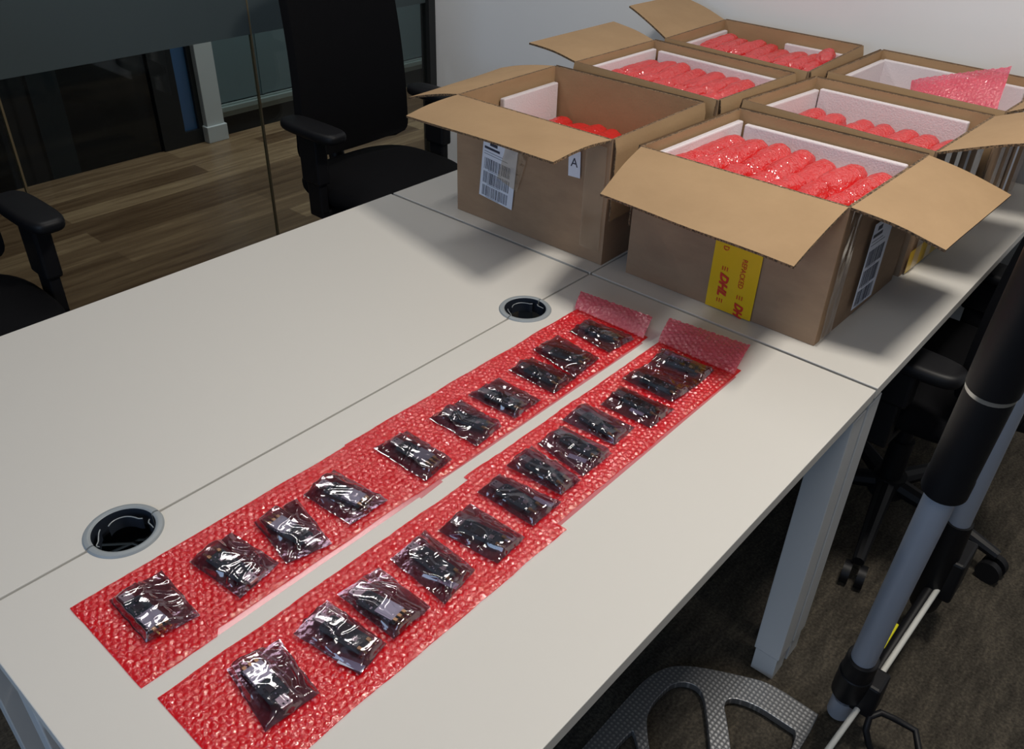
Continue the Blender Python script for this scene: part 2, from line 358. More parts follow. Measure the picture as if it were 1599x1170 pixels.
# ================================================================ desks
TOP, TH = .72, .022
GR = .0435
def desk(name, x0, x1, y0, y1, side, label, notches, zoff=0, legs=True):
    """side: +1 = seam along y0 edge, -1 = seam along y1 edge"""
    t = empty(name, ((x0 + x1) / 2, (y0 + y1) / 2, 0)); off = Vector((-(x0 + x1) / 2, -(y0 + y1) / 2, 0))
    ys = y0 if side > 0 else y1
    arc = []
    for cx in notches:
        arc += [(cx + GR * math.cos(PI - PI * k / 20), ys + side * GR * math.sin(PI * k / 20)) for k in range(21)]
    if side > 0: poly = [(x0, y0)] + arc + [(x1, y0), (x1, y1), (x0, y1)]
    else: poly = [(x0, y0), (x1, y0), (x1, y1)] + [p for p in reversed(arc)] + [(x0, y1)]
    poly = [(x + off.x, y + off.y) for x, y in poly]
    mb = MB(); mb.prism(poly, TOP - TH + zoff, TOP + zoff)
    mb.build('desktop', 'desk', t, bevel=.0012)
    o = off
    yo = y1 if side > 0 else y0          # outer long edge
    ylo, yhi = min(y0, y1) + .004, max(y0, y1) - .004
    for x in (x0 + .003, x1 - .058):
        for (ya, yb) in ((ylo, ylo + .055), (yhi - .055, yhi)):
            if side > 0 and ya == ylo: ya, yb = ylo + .09, ylo + .13
            if side < 0 and yb == yhi: ya, yb = yhi - .13, yhi - .09
            lg = MB().box((x + o.x, ya + o.y, .065), (x + .055 + o.x, yb + o.y, TOP - TH - .018)).build('leg', 'desk_steel', t, bevel=.0015)
            MB().box((x + .003 + o.x, ya + .003 + o.y, 0), (x + .052 + o.x, yb - .003 + o.y, .066)).build('foot', 'desk_steel', lg, bevel=.001)
        MB().box((x + .004 + o.x, ylo + .056 + o.y, TOP - TH - .06), (x + .05 + o.x, yhi - .056 + o.y, TOP - TH - .02)).build('crossbar', 'desk_steel', t, bevel=.0015)
    for yy in (ylo + .10, yhi - .14):
        MB().box((x0 + .07 + o.x, yy + o.y, TOP - TH - .05), (x1 - .07 + o.x, yy + .03 + o.y, TOP - TH - .001)).build('rail', 'desk_steel', t)
    tag(t, label, 'desk', 'white bench desks'); return t
NX = (-1.004, -.203)
desk('desk', -1.197, -.003, .002, .598, 1, 'white desk in the near row with no bubble wrap, beside the two empty swivel chairs', NX)
desk('desk', -1.197, -.003, -.598, -.002, -1, 'white desk carrying the two red bubble-wrap strips of bagged circuit boards', NX)
desk('desk', .004, 1.198, .002, .598, 1, 'white desk carrying the cardboard box marked A and the two boxes behind it', ())
desk('desk', .004, 1.198, -.598, -.002, -1, 'white desk carrying the yellow-taped cardboard box, along its open edge a black chair', ())
strip = MB().box((-.0025, .006, TOP - .004), (.0035, .36, TOP - .0004)).build('lit_gap', 'grey_plastic'); strip.name = 'lit_gap_strip'  # added strip, grey for the sheen of light in the gap
tag(strip, 'thin grey strip standing in for the lit gap between desks, by box marked A', 'lit gap strip')

def grommet(cx, label):
    t = empty('cable_grommet', (cx, 0, TOP))
    n = 40; Ro, Ri = .0500, .0395
    for sgn in (1, -1):
        mb = MB(); prof = [(Ro, .0002), (Ro - .002, .0026), (Ro - .006, .0036), (Ri + .002, .0034), (Ri, .002), (Ri, -.026), (Ri + .002, -.026), (Ri + .002, -.001), (GR, -.0005)]
        g = .0012
        for k in range(n + 1):
            a = math.asin(g / Ri) + (PI - 2 * math.asin(g / Ri)) * k / n
            for (r, z) in prof: mb.v.append((r * math.cos(a), sgn * r * math.sin(a), z))
        P_ = len(prof)
        for k in range(n):
            for j in range(P_):
                j2 = (j + 1) % P_; q = (k * P_ + j, (k + 1) * P_ + j, (k + 1) * P_ + j2, k * P_ + j2); mb.f.append(q if sgn < 0 else tuple(reversed(q)))
        mb.mi = [1 if j in (4, 5, 6) else 0 for k in range(n) for j in range(P_)]; mb.f.append(tuple(range(P_))); mb.f.append(tuple(n * P_ + j for j in range(P_))); mb.mi += [0, 0]
        mb.build('ring_half', ['grey_plastic', 'shaded_plastic'], t, smooth=True)
    # curved spring leaves, faces coloured for shade, grey tubes for their lit top edges
    for pts in ([(12, .010), (22, .0125), (38, .0115), (62, .0095), (88, .0100), (112, .0135)], [(183, .005), (176, .0035), (165, .0075), (150, .0085), (135, .0075), (124, .0065)],
                [(-3, .0055), (-12, .0085), (-24, .0065), (-35, .0035)], [(203, .0015), (212, .0030), (222, .0030), (234, .0008)]):
        pl = []
        for i in range(len(pts) - 1):
            p0, p1, p2, p3 = pts[max(i - 1, 0)], pts[i], pts[i + 1], pts[min(i + 2, len(pts) - 1)]
            for k in range(6):
                q = k / 6; f = lambda a, b, c, d: .5 * (2 * b + (c - a) * q + (2 * a - 5 * b + 4 * c - d) * q * q + (3 * b - a - 3 * c + d) * q ** 3)
                a_, r_i = math.radians(f(p0[0], p1[0], p2[0], p3[0])), Ri - f(p0[1], p1[1], p2[1], p3[1]); pl.append((r_i * math.cos(a_), r_i * math.sin(a_)))
        N_ = len(pl) - 1; lf = MB().grid(lambda u, v: (*pl[round(u * N_)], -.003 - .018 * v), N_, 2); lf.tube([(x, y, -.0028) for x, y in pl], .0008, 6, mi=1)
        lf.build('spring_leaf', ['shaded_plastic', 'grey_plastic'], t, smooth=True)
    tag(t, label, 'cable grommet', 'grey cable grommets on the desk seam'); return t
grommet(-1.004, 'round grey cable grommet on the desk seam, beside the open end of the red wrap')
grommet(-.203, 'round grey cable grommet on the desk seam, close to the cardboard boxes')
# cable tray with crossing cables under the seam
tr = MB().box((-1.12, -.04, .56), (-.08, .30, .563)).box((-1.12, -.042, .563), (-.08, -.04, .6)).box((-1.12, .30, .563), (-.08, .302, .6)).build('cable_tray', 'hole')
tag(tr, 'cable tray slung under the desk seam, blackened for the shade below the grommet holes', 'cable tray')
cb = MB()
for a, b in (((-1.02, .07, .566), (-.86, .15, .566)), ((-.99, .17, .566), (-.93, .06, .568)), ((-.93, .08, .57), (-.88, .06, .57)), ((-1.0, .14, .57), (-.90, .09, .57))):
    cb.tube([a, ((a[0] + b[0]) / 2, (a[1] + b[1]) / 2, .585), b], .0022, 8)
tag(cb.build('cable', 'cable'), 'thin crossing cables in the tray, seen through the grommet beside the bubble wrap end', 'cable')

# ================================================================ bubble wrap strips
def bubble_sheet(x0, x1, y0, y1, seed, step=None, z0=.7203, dx=.0015, pitch=.0098, lift=0, amp=.0032, wob=.0022):
    nx = int((x1 - x0) / dx / 1.0); ny = int((y1 - y0) / dx)
    mb = MB()
    def edge(u, v):
        X = x0 + (x1 - x0) * u; yy = y0 + (.009 if step and X > step else 0); Y = yy + (y1 - yy) * v
        ex = noise.noise(Vector((Y * 30, seed, 0))) * .002; ey = noise.noise(Vector((X * 14, seed + 5, 0))) * wob + noise.noise(Vector((X * 70, seed, 3))) * .0008
        return X + ex * (1 if u > .5 else -1) * abs(2 * u - 1), Y + ey * (2 * v - 1)
    def top(u, v):
        X, Y = edge(u, v)
        row = round(Y / (pitch * .866)); 
        cx = (round(X / pitch - (row % 2) * .5) + (row % 2) * .5) * pitch; cy = row * pitch * .866
        cx += noise.noise(Vector((cx * 90, cy * 90, seed))) * .0012
        d = math.hypot(X - cx, Y - cy) / (pitch * .47)
        b = (max(0, 1 - d * d)) ** .5
        k = .75 + .5 * noise.noise(Vector((cx * 60, cy * 60, seed + 9)))
        cr = abs(noise.noise(Vector((X * 130, Y * 60, seed + 2)))) * .0012
        m_ = min(1, min(u, 1 - u) * (x1 - x0) / .004, min(v, 1 - v) * (y1 - y0) / .005); m_ = max(0, m_)
        wave = lift * (.5 + .5 * noise.noise(Vector((X * 7, Y * 9, seed + 4))))
        return (X, Y, z0 + .0008 + m_ * (amp * b * k + cr) + wave)
    mb.grid(top, nx, ny)
    mb.grid(lambda u, v: (*edge(u, v), z0), 60, 10, flip=True)
    return mb
GRP = 'red bubble wrap strips under the bagged boards'; STR = []
s = bubble_sheet(-1.110, -.682, -.235, -.074, 1, step=-1.016); o = s.build('bubble_wrap_strip', 'bubble', smooth=True, angle=0)
tag(o, 'near piece of the red bubble-wrap strip beside the grommets, under four bagged boards', 'bubble wrap', GRP); STR.append(o)
s = bubble_sheet(-.698, -.128, -.2275, -.0715, 2, z0=.7207); o = s.build('bubble_wrap_strip', 'bubble', smooth=True, angle=0)
tag(o, 'far piece of the red bubble-wrap strip beside the grommets, folded pink flap at its end', 'bubble wrap', GRP); STR.append(o)
def flap_sheet(pts, seed, nx=110, ny=70):
    A, B, C_, D = [Vector(p) for p in pts]
    def f(u, v):
        p = (A.lerp(B, u)).lerp(D.lerp(C_, u), v)
        X, Y = p.x, p.y; pitch = .0095; row = round(Y / (pitch * .866)); cx = (round(X / pitch - (row % 2) * .5) + (row % 2) * .5) * pitch; cy = row * pitch * .866
        d = math.hypot(X - cx, Y - cy) / (pitch * .47); b = max(0, 1 - d * d) ** .5
        arch = math.sin(PI * v) * .004
        return (X, Y + noise.noise(Vector((X * 40, 0, seed))) * .001, p.z + .0022 * b + arch + noise.noise(Vector((X * 45, Y * 45, seed))) * .003 * math.sin(PI * min(v * 1.0, 1)))
    return MB().grid(f, nx, ny)
flap_sheet([(-.145, -.228, .726), (-.145, -.073, .726), (-.108, -.058, .742), (-.100, -.216, .746)], 3, 60, 16).build('flap', 'bubble_single', o, smooth=True, angle=0)
s = bubble_sheet(-1.105, -.612, -.4215, -.2585, 4); o = s.build('bubble_wrap_strip', 'bubble', smooth=True, angle=0)
tag(o, 'near piece of the red bubble-wrap strip farther from the grommets, no pink flap', 'bubble wrap', GRP); STR.append(o)
s = bubble_sheet(-.628, -.108, -.4045, -.2505, 5, z0=.7207); o = s.build('bubble_wrap_strip', 'bubble', smooth=True, angle=0)
tag(o, 'far piece of the red strip farther from the grommets, raised crinkled pink end', 'bubble wrap', GRP); STR.append(o)
flap_sheet([(-.135, -.404, .725), (-.135, -.252, .725), (-.075, -.236, .742), (-.052, -.388, .738)], 6, 90, 30).build('flap', 'bubble_single', o, smooth=True, angle=0)
# thin clear margins of the sleeves
for so, q in ((STR[0], [(-1.015, -.2345), (-.70, -.2335), (-.70, -.22), (-1.015, -.22)]), (STR[1], [(-.70, -.2375), (-.655, -.2345), (-.655, -.22), (-.70, -.22)]),
              (STR[1], [(-.655, -.2305), (-.15, -.2315), (-.15, -.22), (-.655, -.22)]),               (STR[3], [(-.62, -.411), (-.13, -.4075), (-.13, -.39), (-.62, -.39)])):
    MB().prism(q, .7201, .72022).build('film_margin', 'margin', so)

# ================================================================ bagged circuit boards
DATA = [
    ([(-1.075, -0.1018), (-1.009, -0.1039), (-1.016, -0.1995), (-1.0779, -0.1891)], (-1.0601, -0.1261), (-1.0543, -0.1998), 'can'),
    ([(-0.9792, -0.1161), (-0.9146, -0.1101), (-0.905, -0.1988), (-0.9705, -0.2123)], (-0.9446, -0.2103), (-0.9532, -0.1319), 'back'),
    ([(-0.8844, -0.1166), (-0.819, -0.1191), (-0.8402, -0.2207), (-0.9002, -0.2065)], (-0.8566, -0.2135), (-0.8689, -0.1244), 'can'),
    ([(-0.8092, -0.1204), (-0.7471, -0.1093), (-0.7371, -0.2111), (-0.8024, -0.2113)], (-0.7799, -0.119), (-0.7607, -0.2103), 'can'),
    ([(-0.6775, -0.1128), (-0.6147, -0.1181), (-0.6167, -0.2143), (-0.6758, -0.2206)], (-0.6476, -0.1289), (-0.6416, -0.217), 'can'),
    ([(-0.5713, -0.1192), (-0.501, -0.1213), (-0.5076, -0.214), (-0.5706, -0.2207)], (-0.5446, -0.1318), (-0.5248, -0.2133), 'back'),
    ([(-0.4857, -0.1211), (-0.415, -0.1245), (-0.4156, -0.2148), (-0.4803, -0.2158)], (-0.4644, -0.1299), (-0.4525, -0.2169), 'back'),
    ([(-0.3872, -0.1199), (-0.3301, -0.1235), (-0.3259, -0.2169), (-0.3879, -0.2185)], (-0.3636, -0.1343), (-0.3614, -0.2116), 'back'),
    ([(-0.312, -0.1102), (-0.2473, -0.1149), (-0.2539, -0.2114), (-0.3299, -0.2164)], (-0.2945, -0.1271), (-0.2796, -0.2108), 'back'),
    ([(-0.217, -0.116), (-0.1563, -0.1144), (-0.1577, -0.217), (-0.226, -0.2108)], (-0.1909, -0.1283), (-0.1809, -0.2083), 'back'),
    ([(-1.0368, -0.2854), (-0.9747, -0.2947), (-0.9878, -0.3835), (-1.0531, -0.3785)], (-1.0216, -0.365), (-1.0174, -0.2934), 'can'),
    ([(-0.9601, -0.299), (-0.9021, -0.2878), (-0.897, -0.388), (-0.9443, -0.398)], (-0.9282, -0.2958), (-0.9141, -0.3945), 'back'),
    ([(-0.8896, -0.2924), (-0.8282, -0.2965), (-0.8278, -0.3883), (-0.889, -0.3907)], (-0.8734, -0.3095), (-0.8626, -0.3903), 'can'),
    ([(-0.8081, -0.294), (-0.7431, -0.2902), (-0.7485, -0.3852), (-0.8126, -0.396)], (-0.7769, -0.2894), (-0.7766, -0.3871), 'back'),
    ([(-0.7325, -0.3025), (-0.6661, -0.2983), (-0.6636, -0.3943), (-0.7222, -0.3984)], (-0.7068, -0.3011), (-0.6921, -0.3895), 'back'),
    ([(-0.6432, -0.289), (-0.5929, -0.2848), (-0.5792, -0.3869), (-0.641, -0.3877)], (-0.6176, -0.2915), (-0.6157, -0.3877), 'back'),
    ([(-0.5758, -0.2821), (-0.5159, -0.2806), (-0.5272, -0.3809), (-0.5709, -0.3788)], (-0.5475, -0.2854), (-0.5476, -0.379), 'back'),
    ([(-0.5049, -0.281), (-0.4493, -0.2819), (-0.4466, -0.3768), (-0.5172, -0.3761)], (-0.4669, -0.2925), (-0.4671, -0.3766), 'back'),
    ([(-0.4338, -0.2711), (-0.3729, -0.271), (-0.3715, -0.3645), (-0.4292, -0.3673)], (-0.4028, -0.2789), (-0.4112, -0.3691), 'back'),
    ([(-0.3601, -0.2917), (-0.2944, -0.2833), (-0.2889, -0.3841), (-0.3567, -0.3845)], (-0.3184, -0.2895), (-0.3218, -0.3852), 'back'),
    ([(-0.2787, -0.2739), (-0.2161, -0.2787), (-0.2087, -0.3773), (-0.2776, -0.372)], (-0.2529, -0.2926), (-0.2503, -0.379), 'back'),
    ([(-0.2107, -0.2805), (-0.1512, -0.2701), (-0.1444, -0.3735), (-0.2097, -0.3762)], (-0.1782, -0.2854), (-0.1691, -0.3732), 'back')]
ORD = ['first', 'second', 'third', 'fourth', 'fifth', 'sixth', 'seventh', 'eighth', 'ninth', 'tenth', 'eleventh', 'twelfth']
BZ = .7262
def make_board(i, c, d, kind, label):
    t = empty('circuit_board', (c.x, c.y, BZ + .0009), math.atan2(d.y, d.x))
    L2, W2 = .0305, .0125
    ch = .003
    MB().prism([(-L2, -W2 + ch), (-L2 + ch, -W2), (L2, -W2), (L2, W2), (-L2 + ch, W2), (-L2, W2 - ch)], .0015, .0031).build('circuit_substrate', 'pcb', t)
    MB().box((-L2 - .014, -.006, .0012), (-L2 + .001, .006, .0057)).box((-L2 - .011, -.0035, .0057), (-L2 - .0085, -.0015, .0058), 1).box((-L2 - .011, .0015, .0057), (-L2 - .0085, .0035, .0058), 1).build('usb_plug', ['usb', 'chip'], t, bevel=.0004)
    rnd = random.Random(i * 13 + 1)
    for yy in (-.0075, .0, .0075):
        if yy == 0 and kind == 'back': continue
        MB().box((L2 - .004, yy - .002, .003), (L2 + .001, yy + .002, .006)).tube([(L2, yy, .0045), (L2 + .009, yy, .0045)], .0011, 8).build('antenna_connector', 'gold', t)
    if kind == 'can':
        MB().box((.0, -.0115, .003), (.0265, .0115, .0062)).box((.002, -.0095, .0062), (.0245, .0095, .0065)).build('shield_can', 'can', t, bevel=.0005)
        MB().box((-.018, -.0055, .003), (-.0075, .0055, .0046)).build('chip', 'chip', t)
        MB().box((-.026, .003, .003), (-.021, .009, .0042)).build('chip', 'chip', t)
    else:
        MB().box((-.008, -.007, .003), (.003, .006, .0044)).build('chip', 'chip', t)
        MB().box((.012, -.003, .003), (.018, .003, .0044)).build('crystal', 'usb', t)
        MB().box((-.024, -.006, .003), (-.016, .002, .0040)).build('chip', 'chip', t)
        MB().box((-.013, .0065, .003), (.001, .0105, .0038)).build('chip', 'chip', t)
    sm = MB()
    for _ in range(46):
        x = rnd.uniform(-L2 + .003, L2 - .006); y = rnd.uniform(-W2 + .001, W2 - .001)
        if kind == 'can' and x > -.002 and abs(y) < .0122: y = math.copysign(.0119, y)
        a = rnd.uniform(.0004, .0011); b = rnd.uniform(.0004, .0009); sm.box((x - a, y - b, .003), (x + a, y + b, .0038 + rnd.random() * .0006), rnd.choice((0, 0, 1, 2)))
    q = sm.build('surface_component', ['chip', 'usb', 'paper'], t); q['kind'] = 'stuff'
    if i in (10, 12):
        t.rotation_euler = (Matrix.Rotation(-.055, 3, 'X') @ Matrix.Rotation(math.atan2(d.y, d.x), 3, 'Z')).to_euler(); t.location.z += .0012
    tag(t, label, 'circuit board', 'circuit boards in the antistatic bags'); return t

def make_bag(i, Q, c, d, L, label, zoff):
    q = [Vector((x, y, 0)) for x, y in Q]
    cen = sum(q, Vector()) / 4; sd = i * 7.3
    ang = math.atan2(d.y, d.x); ca, sa = math.cos(ang), math.sin(ang)
    rnd = random.Random(i + 50)
    kn = [(rnd.uniform(0, PI), rnd.uniform(150, 330), rnd.uniform(0, 6)) for _ in range(4)]
    def base(u, v):
        p = (q[0].lerp(q[1], u)).lerp(q[3].lerp(q[2], u), v)
        e = noise.noise(Vector((p.x * 60, p.y * 60, sd))) * .0016
        k = 2 * max(abs(u - .5), abs(v - .5)); return p + (p - cen).normalized() * e * k
    def top(u, v):
        p = base(u, v); r = p - Vector((c.x, c.y, 0)); lx = r.x * ca + r.y * sa; ly = -r.x * sa + r.y * ca
        dx = max(0, abs(lx) - .040); dy = max(0, abs(ly) - .0115); dd = math.hypot(dx, dy)
        hb = .0092 * math.exp(-(dd / .0085) ** 1.6)
        m_ = min(1, min(u, 1 - u) / .09, min(v, 1 - v) / .04); m_ = m_ * m_ * (3 - 2 * m_)
        # warped ridges: creases running roughly along the bag
        wx = noise.noise(Vector((p.x * 28, p.y * 28, sd + 1))) * .02; wy = noise.noise(Vector((p.x * 28, p.y * 28, sd + 4))) * .02
        rg = 1 - abs(noise.noise(Vector(((lx + wx) * 12, (ly + wy) * 42, sd + 8)))) * 3.2
        rg2 = 1 - abs(noise.noise(Vector(((lx + wy) * 40, (ly + wx) * 14, sd + 18)))) * 3.4
        on = math.exp(-(dd / .004) ** 2) * .72
        wr = (.0036 * max(0, rg) ** 1.5 + .0022 * max(0, rg2) ** 1.5 + .0036 * noise.noise(Vector((lx * 20, ly * 34, sd + 30)))) * (1 - on)
        return (p.x, p.y, BZ + zoff + .0003 + m_ * (hb + .0012 + wr) + .0018 * (1 - m_) * max(0, noise.noise(Vector((p.x * 80, p.y * 80, sd + 2)))))
    mb = MB(); mb.grid(top, 84, 64)
    mb.grid(lambda u, v: (*base(u, v)[:2], BZ + zoff - .0001), 84, 64, flip=True)
    o = mb.build('antistatic_bag', 'bag', smooth=True, angle=0)
    o2 = tag(o, label, 'antistatic bag', 'antistatic bags on the bubble wrap'); return o2
SL = {11: [(-.9471, -.3657), (-.9372, -.3951)], 13: [(-.7905, -.3617), (-.7838, -.3888)], 14: [(-.6874, -.3516), (-.6817, -.3838)], 15: [(-.60, -.354), (-.5935, -.383)], 17: [(-.4945, -.332), (-.4880, -.360)], 19: [(-.338, -.333), (-.3355, -.357)]}
SLIPS = []
for i, (Q, a, b, kind) in enumerate(DATA):
    a = Vector((*a, 0)); b = Vector((*b, 0)); d = (b - a).normalized(); L = (b - a).length
    bc = sum((Vector((x, y, 0)) for x, y in Q), Vector()) / 4; c = (a + b) / 2
    c = c + d * ((bc - c).dot(d) * .8 + .0015)
    n, strip_ = (i, 'red strip beside the grommets') if i < 10 else (i - 10, 'red strip farther from the grommets')
    look = 'silver-shielded' if kind == 'can' else 'dark teal'
    zo = {8: .0022, 11: .0, 12: .0022, 15: .0, 16: .0022, 17: .0, 21: .0, 20: .002}.get(i, 0)
    make_board(i, c, d, kind, '%s circuit board in the %s bag of the %s' % (look, ORD[n], strip_))
    bag = make_bag(i, Q, c, d, L, 'dark glossy antistatic bag, %s from the near end, %s' % (ORD[n], strip_), zo)
    if i in SL: SLIPS.append((bag, SL[i]))
    # pale paper slips seen inside some bags
for bag, P2 in SLIPS:
    pa, pb = Vector((*P2[0], 0)), Vector((*P2[1], 0)); dd = (pb - pa).normalized(); nn = Vector((-dd.y, dd.x, 0)) * .0045
    MB().prism([tuple((p + q)[:2]) for p, q in ((pa, -nn), (pb, -nn), (pb, nn), (pa, nn))], BZ + .0006, BZ + .0011).build('paper_slip', 'slip', bag)

# ================================================================ cardboard boxes
def text_mesh(txt, size, bold=False, shear=0, name='lettering', mat='red_ink', parent=None, frame=None, width=None, thick=0):
    cu = bpy.data.curves.new('t', 'FONT'); cu.body = txt; cu.size = size; cu.align_x = 'CENTER'; cu.align_y = 'CENTER'; cu.shear = shear; cu.extrude = .0002; cu.offset = thick; cu.resolution_u = 3
    o = bpy.data.objects.new('t', cu); C.objects.link(o); bpy.context.view_layer.update()
    me = bpy.data.meshes.new_from_object(o.evaluated_get(bpy.context.evaluated_depsgraph_get())); bpy.data.objects.remove(o)
    xs = [v.co.x for v in me.vertices]; wd = max(xs) - min(xs)
    if width:
        for v in me.vertices: v.co.x *= width / wd
    me.materials.clear(); me.materials.append(M[mat]); me.name = name
    ob = bpy.data.objects.new(name, me); C.objects.link(ob); ob.matrix_world = frame
    if parent: ob.parent = parent; ob.matrix_parent_inverse = parent.matrix_world.inverted()
    return ob
def frame(origin, X, Y):
    X = Vector(X).normalized(); Y = Vector(Y).normalized(); Z = X.cross(Y)
    f = Matrix((X, Y, Z)).transposed().to_4x4(); f.translation = Vector(origin); return f
def part_at(mb, name, mats, parent, fr, **k):
    o = mb.build(name, mats, None, **k); o.matrix_world = fr; o.parent = parent; o.matrix_parent_inverse = parent.matrix_world.inverted(); return o
def barcode_label(w_, h_, seed, top='dark'):
    rnd = random.Random(seed); mb = MB(); mb.box((-w_ / 2, -h_ / 2, 0), (w_ / 2, h_ / 2, .0004), 0)
    def r(x0, y0, x1, y1, mi=1): mb.box((x0, y0, .0004), (x1, y1, .0006), mi)
    r(-w_ * .45, h_ * .33, -w_ * .0, h_ * .37, 1)
    r(-w_ * .3, h_ * .40, -w_ * .08, h_ * .45, 1); r(-w_ * .45, h_ * .28, w_ * .1, h_ * .29, 2); r(-w_ * .45, h_ * .24, w_ * .25, h_ * .25, 2)
    for (y0, y1) in ((-.47, -.28), (-.25, -.04), (-.01, .19)):
        x = -w_ * .42
        while x < w_ * .34:
            b = rnd.choice((.0009, .0014, .002)) * w_ / .1; r(x, y0 * h_, min(x + b, w_ * .35), y1 * h_ - h_ * .01, 1 if rnd.random() < .75 else 2); x += b + rnd.choice((.0008, .0012, .002)) * w_ / .1
        r(-w_ * .30, y0 * h_ - h_ * .018, w_ * .1, y0 * h_ - h_ * .01, 2)
    return mb
ZT = .985
BOXN = 0
def cardboard_box(corners, flaps, label, contents_z, zt=ZT, foam=(), seed=0):
    """corners FL, FR, BR, BL (front = -x side). flaps: dict edge -> (tipA, tipB) or 'hang'"""
    cx = sum(p[0] for p in corners) / 4; cy = sum(p[1] for p in corners) / 4
    t = empty('cardboard_box', (cx, cy, TOP)); z0 = .0006; H_ = zt - TOP
    Lc = [Vector((x - cx, y - cy, 0)) for x, y in corners]
    th = .0055
    # inner corners
    def inset(k):
        p = Lc[k]; a = (Lc[(k + 1) % 4] - p).normalized(); b = (Lc[(k - 1) % 4] - p).normalized(); return p + a * th + b * th
    I = [inset(k) for k in range(4)]
    mb = MB(); N = 14
    def wob(p, z, k):
        s_ = noise.noise(Vector((p.x * 7 + seed, p.y * 7, z * 9))) * .0012 * math.sin(PI * min(1, max(0, z / H_)) * .9 + .1)
        return s_
    for k in range(4):
        A, B = Lc[k], Lc[(k + 1) % 4]; a, b = I[k], I[(k + 1) % 4]; out = Vector(((B - A).y, -(B - A).x, 0)).normalized()
        if out.dot((A + B)) < 0: out = -out
        mid = lambda u: math.sin(PI * u)
        def so(u, v): p = A.lerp(B, u); z = z0 + (H_ - z0) * v; return p + out * wob(p, z, k) * mid(u) * 1.6 + Vector((0, 0, z))
        def si(u, v): p = a.lerp(b, u); z = .006 + (H_ - .006) * v; return p + out * wob(p, z, k) * mid(u) * 1.6 + Vector((0, 0, z))
        mb.grid(so, N, N, mi=1, flip=False); mb.grid(si, N, N, mi=0, flip=True)
        mb.grid(lambda u, v: so(u, 1).lerp(si(u, 1), v), N, 1, mi=2)
    mb.add([p + Vector((0, 0, z0)) for p in Lc], [(0, 1, 2, 3)], 1); mb.add([p + Vector((0, 0, .006)) for p in I], [(3, 2, 1, 0)], 0)
    o = mb.build('box_body', ['card', 'card_out', 'flute'], t, smooth=True, angle=.5)
    for k, nm in ((0, 'front'), (1, 'right'), (2, 'back'), (3, 'left')):
        A, B = Lc[k] + Vector((0, 0, H_)), Lc[(k + 1) % 4] + Vector((0, 0, H_)); out = Vector(((B - A).y, -(B - A).x, 0)).normalized()
        if out.dot((A + B)) < 0: out = -out
        spec = flaps.get(nm, 'hang'); inn = .012
        d = (B - A).normalized(); a = A + d * .003; b = B - d * .003
        if spec == 'hang':
            ln = .165; ta = a + out * .0085 + Vector((0, 0, -ln)); tb = b + out * .0085 + Vector((0, 0, -ln)); bend = .0035; hang = True
        else:
            ta = Vector(spec[0]) - Vector((cx, cy, TOP)); tb = Vector(spec[1]) - Vector((cx, cy, TOP)); bend = .004; hang = False
        fn = MB(); T = .0048
        def surf(u, v):
            p = a.lerp(b, u).lerp(ta.lerp(tb, u), v)
            if hang:
                o_ = .0035 + .005 * min(1, v * 8); q = a.lerp(b, u); return q + out * (o_ + wob(q, H_ - v * .165, k) * math.sin(PI * u) * 1.6) + Vector((0, 0, .0015 * (1 - min(1, v * 10)) - v * .165))
            p = p + Vector((0, 0, bend * math.sin(PI * v) + noise.noise(Vector((u * 2.2 + seed * 3, v * 1.6, k))) * .004 * v))
            return p
        nrm = (tb - ta).cross(a - ta).normalized()
        if hang: nrm = out
        elif nrm.z < 0: nrm = -nrm
        lo = lambda u, v: surf(u, v) - nrm * T
        if hang: lo = lambda u, v: surf(u, v) - out * .0028
        G = 16
        fn.grid(surf, G, G, 0); fn.grid(lo, G, G, 1, flip=True)
        fn.grid(lambda u, v: surf(u, 1).lerp(lo(u, 1), v), G, 1, 2); fn.grid(lambda u, v: surf(1, u).lerp(lo(1, u), v), G, 1, 2); fn.grid(lambda u, v: surf(0, u).lerp(lo(0, u), v), G, 1, 2)
        fn.build('flap', ['card', 'card_out', 'flute'], t, smooth=True, angle=.5)
    # foam liners
    for (nm, u0, u1, zb, zt_) in foam:
        k = {'front': 0, 'right': 1, 'back': 2, 'left': 3}[nm]; A, B = I[k], I[(k + 1) % 4]; inn = Vector((-(A + B).x, -(A + B).y, 0)).normalized()
        p, q = A.lerp(B, u0), A.lerp(B, u1); n_ = Vector(((q - p).y, -(q - p).x, 0)).normalized()
        if n_.dot(inn) < 0: n_ = -n_
        f = MB(); p = p + n_ * .004; q = q + n_ * .004; p2, q2 = p + n_ * .014, q + n_ * .014
        f.prism([(p.x, p.y), (q.x, q.y), (q2.x, q2.y), (p2.x, p2.y)], zb - TOP, zt_ - TOP); f.build('foam_liner', 'foam', t, bevel=.003)
    f = MB(); f.prism([(p.x * .97, p.y * .97) for p in I], .007, contents_z - TOP); f.build('foam_pad', 'foam', t)
    tag(t, label, 'cardboard box', 'open cardboard boxes of wrapped parcels'); return t

